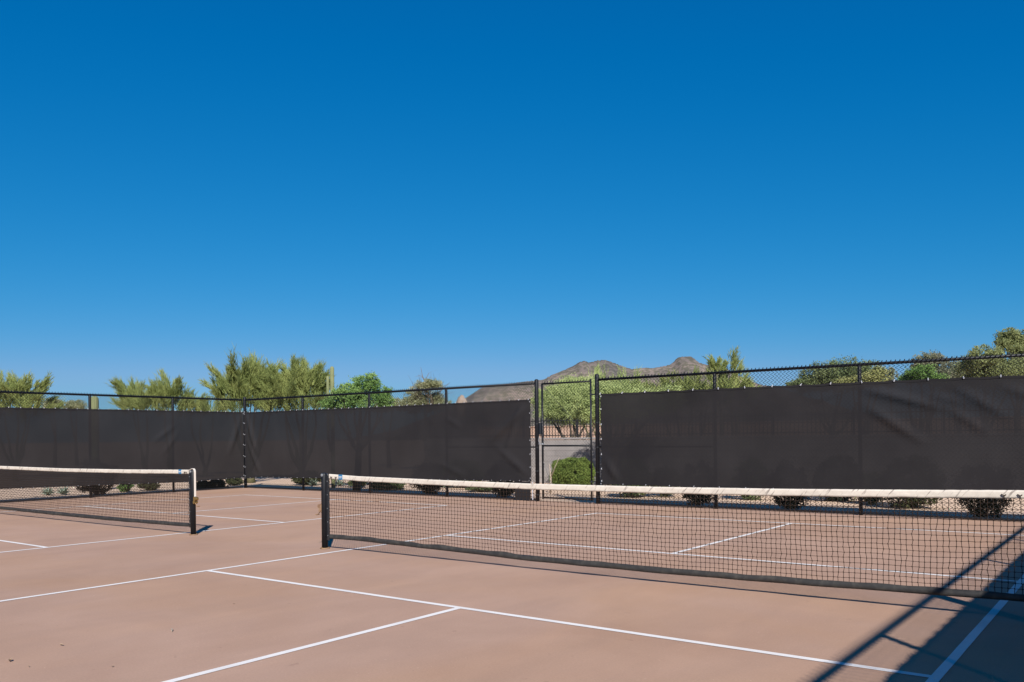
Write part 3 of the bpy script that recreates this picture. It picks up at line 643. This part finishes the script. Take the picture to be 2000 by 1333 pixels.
tree('leaf', 1192, 27.2, [(1172, 770, 46, 26), (1225, 775, 50, 30), (1190, 800, 60, 28), (1142, 796, 34, 24), (1270, 790, 50, 26), (1300, 775, 40, 24)], 'soft green tree just right of the gate whose shade falls on the block wall', M_pv_pale, 26, name='mesquite_tree', group=G_PV, density=1.1, leaf=.042)

def saguaro(u, vt, d, r, label, arms=()):
    base = at(u, 860, d); base[2] = GZ; top = at(u, vt, d)[2]
    T = thing('saguaro_cactus', base, label, 'cactus'); n = 40
    def column(pts, rad, nm):
        mb = MB(); V = []; F = []; m_ = len(pts)
        for i, p in enumerate(pts):
            rr = rad * (1 if i < m_ - 4 else [0.97, .86, .62, .2][i - m_ + 4])
            for k in range(n):
                q = 2 * PI * k / n; f = rr * (1 + .09 * math.cos(12 * q)); V.append((p[0] + f * math.cos(q), p[1] + f * math.sin(q), p[2]))
        for i in range(m_ - 1):
            for k in range(n): F.append((i * n + k, i * n + (k + 1) % n, (i + 1) * n + (k + 1) % n, (i + 1) * n + k))
        F.append(tuple((m_ - 1) * n + k for k in range(n))); mb.add(V, F); return mb.build(nm, M_sag, T, True)
    zs = list(np.linspace(GZ, top - r * 1.2, 10)) + [top - r * .9, top - r * .5, top - r * .18, top]
    column([(base[0], base[1], z) for z in zs], r, 'stem')
    for (au, av, ar) in arms:
        t = at(au, av, d); x, y = t[0], t[1]; z0 = t[2] - 2.2
        mb = MB(); mb.tube([(base[0], base[1], z0 - .5), ((base[0] * .5 + x * .5), (base[1] * .5 + y * .5), z0 - .42), (x, y, z0), (x, y, z0 + .5)], [ar, ar, ar, ar], 20)
        zs = list(np.linspace(z0 + .3, t[2] - ar * 1.2, 6)) + [t[2] - ar * .9, t[2] - ar * .5, t[2] - ar * .18, t[2]]
        mb.build('arm_elbow', M_sag, T, True); column([(x, y, z) for z in zs], ar, 'arm')
saguaro(650, 716, 30, .068, 'tall slim saguaro with one shorter arm, rising between the trees', arms=((640, 735, .048),))
saguaro(185, 774, 29, .13, 'stout yellowish columnar cactus just beyond the fence, beside the left fence post')
def boulder(name, c, s, label, seed, material=M_boulder, group=None):
    rs = np.random.RandomState(seed); V = []; F = []; n, m_ = 26, 14
    for j in range(m_ + 1):
        for i in range(n):
            th = PI * j / m_; ph = 2 * PI * i / n; d_ = Vector((math.sin(th) * math.cos(ph), math.sin(th) * math.sin(ph), math.cos(th)))
            f = 1 + .38 * mnoise.noise(d_ * 1.3 + Vector((seed, 0, 0))) + .16 * mnoise.noise(d_ * 4 + Vector((seed, 3, 0)))
            V.append((c[0] + d_.x * s[0] * f, c[1] + d_.y * s[1] * f, c[2] + d_.z * s[2] * f))
    for j in range(m_):
        for i in range(n): F.append((j * n + i, (j + 1) * n + i, (j + 1) * n + (i + 1) % n, j * n + (i + 1) % n))
    o = npmesh(name, V, F, material); tag(o, label, 'rock', group)
c = at(901, 792, 120); boulder('boulder', c, (.75, .8, 1.35), 'far tan boulder outcrop showing above the windscreen left of the mountain', 4)
c = at(1112, 890, 300)

def shrub(u, v, w_px, h_m, label, material, seed, name='shrub', flare=1.2, leaf=.03, dens=1.0, group='shrubs beyond the fences', depth=None, shape='round'):
    if depth: base = at(u, 860, depth); base[2] = GZ
    else: base = ground(u, v)
    d = float((base - CP) @ FW); rs = np.random.RandomState(seed); T = thing(name, base, label, 'shrub', group)
    rx = w_px * d / FPX / 2; n = int(9000 * dens * min(1.6, max(.35, rx * rx * 2 + h_m * rx)))
    o = rs.normal(size=(n, 3)); o /= np.linalg.norm(o, axis=1, keepdims=True); o *= rs.uniform(.55, 1, (n, 1)) ** .6
    if shape == 'boxy': o = o * ((o ** 4).sum(1, keepdims=True) / np.maximum(1e-9, (o ** 2).sum(1, keepdims=True)) ** 2) ** -.2
    lump = np.array([1 + (.16 if shape == 'boxy' else .42) * mnoise.noise(Vector(p) * 1.9 + Vector((seed, 0, 0))) for p in o])[:, None]; o = o * lump
    z = (o[:, 2] + 1) / 2
    fl = 1 + (flare - 1) * z if shape == 'flare' else np.ones(n)
    C = np.stack([base[0] + o[:, 0] * rx * fl, base[1] + o[:, 1] * rx * fl, base[2] + .02 + z * h_m], -1)
    keep = np.array([mnoise.noise(Vector(p) * 5.5) > -.32 for p in C]); C = C[keep]
    V, F = leaves(rs, C, leaf)
    npmesh('foliage', V, F, material, T)
    mb = MB()
    for k in range(7):
        q = k * .9; mb.tube([(base[0] + .03 * math.cos(q), base[1] + .03 * math.sin(q), GZ - .02), (base[0] + rx * .3 * math.cos(q), base[1] + rx * .3 * math.sin(q), GZ + h_m * .4), (base[0] + rx * .6 * math.cos(q), base[1] + rx * .6 * math.sin(q), GZ + h_m * .7)], [.018, .013, .006], 6)
    mb.build('stem', M_bark, T)
    nt_ = 60; i = rs.randint(0, len(C), nt_); P0 = C[i]; c0 = np.array([base[0], base[1], base[2] + h_m * .3]); dv = P0 - c0; dv /= np.linalg.norm(dv, axis=1, keepdims=True); P2 = P0 + dv * rs.uniform(.05, .20, (nt_, 1)) * (.4 if shape == 'boxy' else 1) * min(1, h_m)
    m = 7; q = rs.rand(nt_ * m, 1); j_ = np.repeat(np.arange(nt_), m); V, F = leaves(rs, P0[j_] + (P2 - P0)[j_] * q * 1.1 + rs.normal(0, .012, (nt_ * m, 3)), leaf * .9)
    npmesh('outer_twigs', V, F, material, T)
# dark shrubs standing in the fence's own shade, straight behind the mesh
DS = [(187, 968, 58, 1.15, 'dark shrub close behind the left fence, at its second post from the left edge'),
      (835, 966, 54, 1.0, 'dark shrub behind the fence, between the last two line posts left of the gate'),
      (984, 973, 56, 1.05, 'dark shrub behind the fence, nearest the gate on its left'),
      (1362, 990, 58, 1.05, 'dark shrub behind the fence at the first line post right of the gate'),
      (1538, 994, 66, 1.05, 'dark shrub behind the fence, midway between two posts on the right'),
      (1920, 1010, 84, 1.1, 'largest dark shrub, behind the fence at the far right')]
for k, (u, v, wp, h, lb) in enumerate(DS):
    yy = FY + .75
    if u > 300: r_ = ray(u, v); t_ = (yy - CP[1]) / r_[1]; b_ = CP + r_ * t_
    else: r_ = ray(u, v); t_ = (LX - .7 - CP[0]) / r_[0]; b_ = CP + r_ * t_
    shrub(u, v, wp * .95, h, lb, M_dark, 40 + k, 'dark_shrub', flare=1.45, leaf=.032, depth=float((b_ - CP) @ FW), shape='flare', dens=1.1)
def low(u, vt, w_px, side, off_, label, material, seed, name='shrub', leaf=.03):
    """low shrub just outside the fence whose top shows at pixel row vt"""
    r_ = ray(u, vt); t_ = ((FY + off_ - CP[1]) / r_[1]) if side == 'far' else ((LX - off_ - CP[0]) / r_[0]); p = CP + r_ * t_
    shrub(u, vt, w_px, max(.22, p[2] - GZ), label, material, seed, name, leaf=leaf, depth=float((p - CP) @ FW))
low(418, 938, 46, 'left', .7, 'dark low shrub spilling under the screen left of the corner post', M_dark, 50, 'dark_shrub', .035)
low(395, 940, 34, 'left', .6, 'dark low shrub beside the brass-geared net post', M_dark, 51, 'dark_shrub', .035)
low(457, 934, 32, 'left', 3.0, 'yellow-green low shrub at the foot of the corner post', M_olive, 52, leaf=.035)
low(290, 941, 38, 'left', 3.1, 'round olive shrub left of the second line post of the left fence', M_olive, 53)
low(244, 944, 26, 'left', 3.1, 'small green shrub right of the dark one behind the left net', M_mesq, 54)
low(757, 938, 70, 'far', 2.6, 'low spreading green shrub behind the fence, right of the net post', M_ever, 55)
low(698, 936, 34, 'far', 3.0, 'small dark green shrub just above the net label', M_ever, 56)
low(940, 950, 60, 'far', 3.2, 'flat brownish-green shrub behind the fence, left of the gate shrub', M_ever, 57)
shrub(1118, 950, 78, .98, 'large round clipped green shrub seen through the gate', M_trim, 58, 'round_shrub', leaf=.028, depth=28, dens=2.6, shape='boxy')
SS = [(1235, 70, 1.05, M_ever), (1465, 60, 1.05, M_ever), (1635, 90, 1.1, M_dark), (1780, 110, 1.1, M_olive), (1700, 60, .7, M_ever), (900, 90, .9, M_ever), (600, 60, .5, M_olive), (1300, 60, .8, M_olive)]
SL = ['clipped shrub dimly seen through the screen just right of the gate', 'clipped shrub seen through the screen right of the first line post', 'broad dark shrub seen through the screen left of the tall post', 'broad olive shrub seen through the screen right of the tall post', 'low shrub seen through the screen at the foot of the tall post', 'low shrub seen through the screen left of the gate', 'low pale shrub seen through the screen near the corner', 'small olive shrub seen through the screen right of the gate']
for k, ((u, wp, h, mt), lb) in enumerate(zip(SS, SL)):
    r_ = ray(u, 950); shrub(u, 950, wp, h, lb, mt, 60 + k, depth=float((FY + 3.2 + .7 * (k % 3) - CP[1]) / r_[1]), leaf=.04, dens=.6)
def agave(u, v, r, label, seed, n=26):
    base = ground(u, v); T = thing('agave_plant', base, label, 'plant', 'agaves in the gravel'); rs = np.random.RandomState(seed); mb = MB()
    for k in range(n):
        az = k * 2.4 + rs.uniform(-.2, .2); el = .25 + 1.0 * (k / n) + rs.uniform(-.1, .1); ln = r * rs.uniform(.8, 1.1); V = []; F = []
        d_ = Vector((math.cos(az) * math.cos(el), math.sin(az) * math.cos(el), math.sin(el))); s_ = Vector((-math.sin(az), math.cos(az), 0)); up = d_.cross(s_) * -1
        for i in range(6):
            q = i / 5; wd = r * .11 * (1 - q ** 2.2) * (.7 + .6 * math.sin(PI * min(1, q + .25))); p = Vector(base) + d_ * ln * q + Vector((0, 0, .03 - .10 * r * q * q))
            V += [p - s_ * wd + up * wd * .35, p - up * .012 * (1 - q), p + s_ * wd + up * wd * .35, p + up * .004]
        for i in range(5):
            for j in range(4): F.append((4 * i + j, 4 * i + (j + 1) % 4, 4 * i + 4 + (j + 1) % 4, 4 * i + 4 + j))
        mb.add(V, F)
    mb.build('leaves', M_agave, T, True)
agave(94, 968, .34, 'grey-green agave behind the left net, left one of the close pair', 1); agave(124, 967, .34, 'grey-green agave behind the left net, beside the dark shrub', 2)
agave(612, 949, .34, 'small pale agave just left of the black net post', 3); agave(586, 947, .26, 'tiny agave at the first line post right of the corner', 4)
agave(664, 950, .34, 'pale agave showing below the screen, just right of the net post top', 5)
# dead sapling and stake by the clipped shrub
T = thing('bare_sapling', at(1074, 860, 26) * [1, 1, 0] + [0, 0, GZ], 'bare pale sapling stem beside the clipped round shrub', 'plant')
mb = MB(); bx_ = at(1074, 860, 26); mb.tube([(bx_[0], bx_[1], GZ), (bx_[0] + .02, bx_[1], .4), (bx_[0] - .03, bx_[1], .8)], [.035, .026, .015], 8); mb.tube([(bx_[0], bx_[1], .35), (bx_[0] + .2, bx_[1], .75), (bx_[0] + .34, bx_[1], 1.0)], [.02, .012, .006], 6); mb.build('stem', M_pale, T, True)

# ------------------------------------------------------------------ mountain
def mountain():
    prof = [(700, 868), (800, 830), (860, 806), (900, 786), (920, 772), (940, 759), (965, 753), (1000, 750), (1030, 746), (1062, 743), (1075, 735), (1100, 725), (1120, 716), (1132, 708.5), (1140, 706), (1150, 709.5), (1158, 708), (1166, 705.5), (1182, 704.5), (1196, 709), (1210, 714.5), (1225, 720), (1236, 722.5), (1250, 720.5), (1262, 719.5), (1272, 720.8), (1290, 718), (1308, 714), (1317, 707.5), (1321, 701.5), (1328, 698.5), (1340, 698), (1350, 697.5), (1358, 704), (1366, 710), (1380, 714), (1400, 713), (1420, 722), (1450, 739), (1470, 747), (1490, 754), (1515, 756), (1550, 768), (1600, 790), (1700, 825), (1800, 862)]
    us = [p[0] for p in prof]; vs = [p[1] for p in prof]; D = 1500.0
    U = np.linspace(700, 1800, 420); T_ = np.linspace(-1, 1, 81); V = []
    for u in U:
        v = np.interp(u, us, vs); c = at(u, v, D); hz = max(0, c[2] + 3)
        rough = 1.0
        for t in T_:
            dirv = FW * 520 * t; x, y = c[0] + dirv[0], c[1] + dirv[1]; q = abs(t)
            nz = mnoise.fractal(Vector((x * .006, y * .006, 0)), 1.0, 2.1, 7) 
            rid = abs(mnoise.noise(Vector((u * .028 + t * 1.1, t * 1.6, 4)))) 
            h = hz * (1 - q) ** 1.15
            h += (nz * 22 - rid * 34) * min(1, q * 4) * (1 - q) * min(1, hz / 60)
            h += 1.6 * mnoise.noise(Vector((u * .35, 0, 0))) * (1 - q)
            V.append((x, y, GZ - 2 + max(-1, h)))
    n, m_ = len(U), len(T_); I = np.arange(n * m_).reshape(n, m_); F = np.stack([I[:-1, :-1], I[1:, :-1], I[1:, 1:], I[:-1, 1:]], -1).reshape(-1, 4)
    M = mat('desert_mountain', (.135, .110, .100), .95, var=(.27, .205, .165), scale=.012, bump=.0, detail=12, contrast=(.35, .62))
    nn = M.node_tree.nodes; ll = M.node_tree.links; b_ = nn['Principled BSDF']; src = b_.inputs['Base Color'].links[0].from_socket
    tc = nn.new('ShaderNodeTexCoord'); t1 = nn.new('ShaderNodeTexNoise'); t1.inputs['Scale'].default_value = .12; t1.inputs['Detail'].default_value = 6; ll.new(tc.outputs['Object'], t1.inputs[0])
    r1 = nn.new('ShaderNodeValToRGB'); r1.color_ramp.elements[0].position = .45; r1.color_ramp.elements[1].position = .56; r1.color_ramp.elements[0].color = (.55, .62, .5, 1); r1.color_ramp.elements[1].color = (1, 1, 1, 1); ll.new(t1.outputs[0], r1.inputs[0])
    x = nn.new('ShaderNodeMix'); x.data_type = 'RGBA'; x.blend_type = 'MULTIPLY'; x.inputs[0].default_value = 1; ll.new(src, x.inputs[6]); ll.new(r1.outputs[0], x.inputs[7]); ll.new(x.outputs[2], b_.inputs['Base Color'])
    structure(npmesh('mountain', V, F, M))
mountain()

# ------------------------------------------------------------------ litter on the court
def dry_leaf(u, v, s, label, seed, twig=False):
    p = ground(u, v, 0); rs = np.random.RandomState(seed); mb = MB(); az = rs.rand() * 6
    if twig:
        a_ = Vector((math.cos(az), math.sin(az), 0)); mb.tube([Vector(p) + a_ * -s + Vector((0, 0, .009)), Vector(p) + Vector((0, .01, .014)), Vector(p) + a_ * s + Vector((0, 0, .009))], [.004, .005, .003], 6)
        mb.tube([Vector(p) + Vector((0, 0, .012)), Vector(p) + Vector((s * .4, -s * .25, .01))], .003, 5)
    else:
        V = []; n = 7
        for i in range(n):
            q = i / (n - 1); wv = s * .42 * math.sin(PI * q) ** .8
            for k, j in enumerate((-1, 0, 1)): V.append((p[0] + (q - .5) * s * 2 * math.cos(az) - j * wv * math.sin(az), p[1] + (q - .5) * s * 2 * math.sin(az) + j * wv * math.cos(az), .008 + .35 * s * abs(j) + .3 * s * (q - .5) ** 2 * 2))
        F = [(3 * i + j, 3 * i + j + 1, 3 * i + j + 4, 3 * i + j + 3) for i in range(n - 1) for j in (0, 1)]; mb.add(V, F)
    o = mb.build('twig' if twig else 'dry_leaf', M_pale if twig else M_leaf); tag(o, label, 'twig' if twig else 'leaf', 'litter on the court')
dry_leaf(20, 1293, .03, 'curled brown leaf at the bottom left of the court', 1)
dry_leaf(56, 1304, .012, 'tiny pale leaf crumb near the bottom left photo corner', 2)
dry_leaf(120, 1262, .022, 'dark dry leaf a little right of the bottom left corner', 3)
dry_leaf(335, 1233, .05, 'pale twig lying on the court in front of the left sideline', 4, True)
dry_leaf(457, 1181, .012, 'small dark leaf below the first kitchen line corner', 5)
dry_leaf(220, 1304, .014, 'small leaf on the bare court near the bottom photo edge', 6)
for o in bpy.data.objects:
    if '_w' in o: del o['_w']
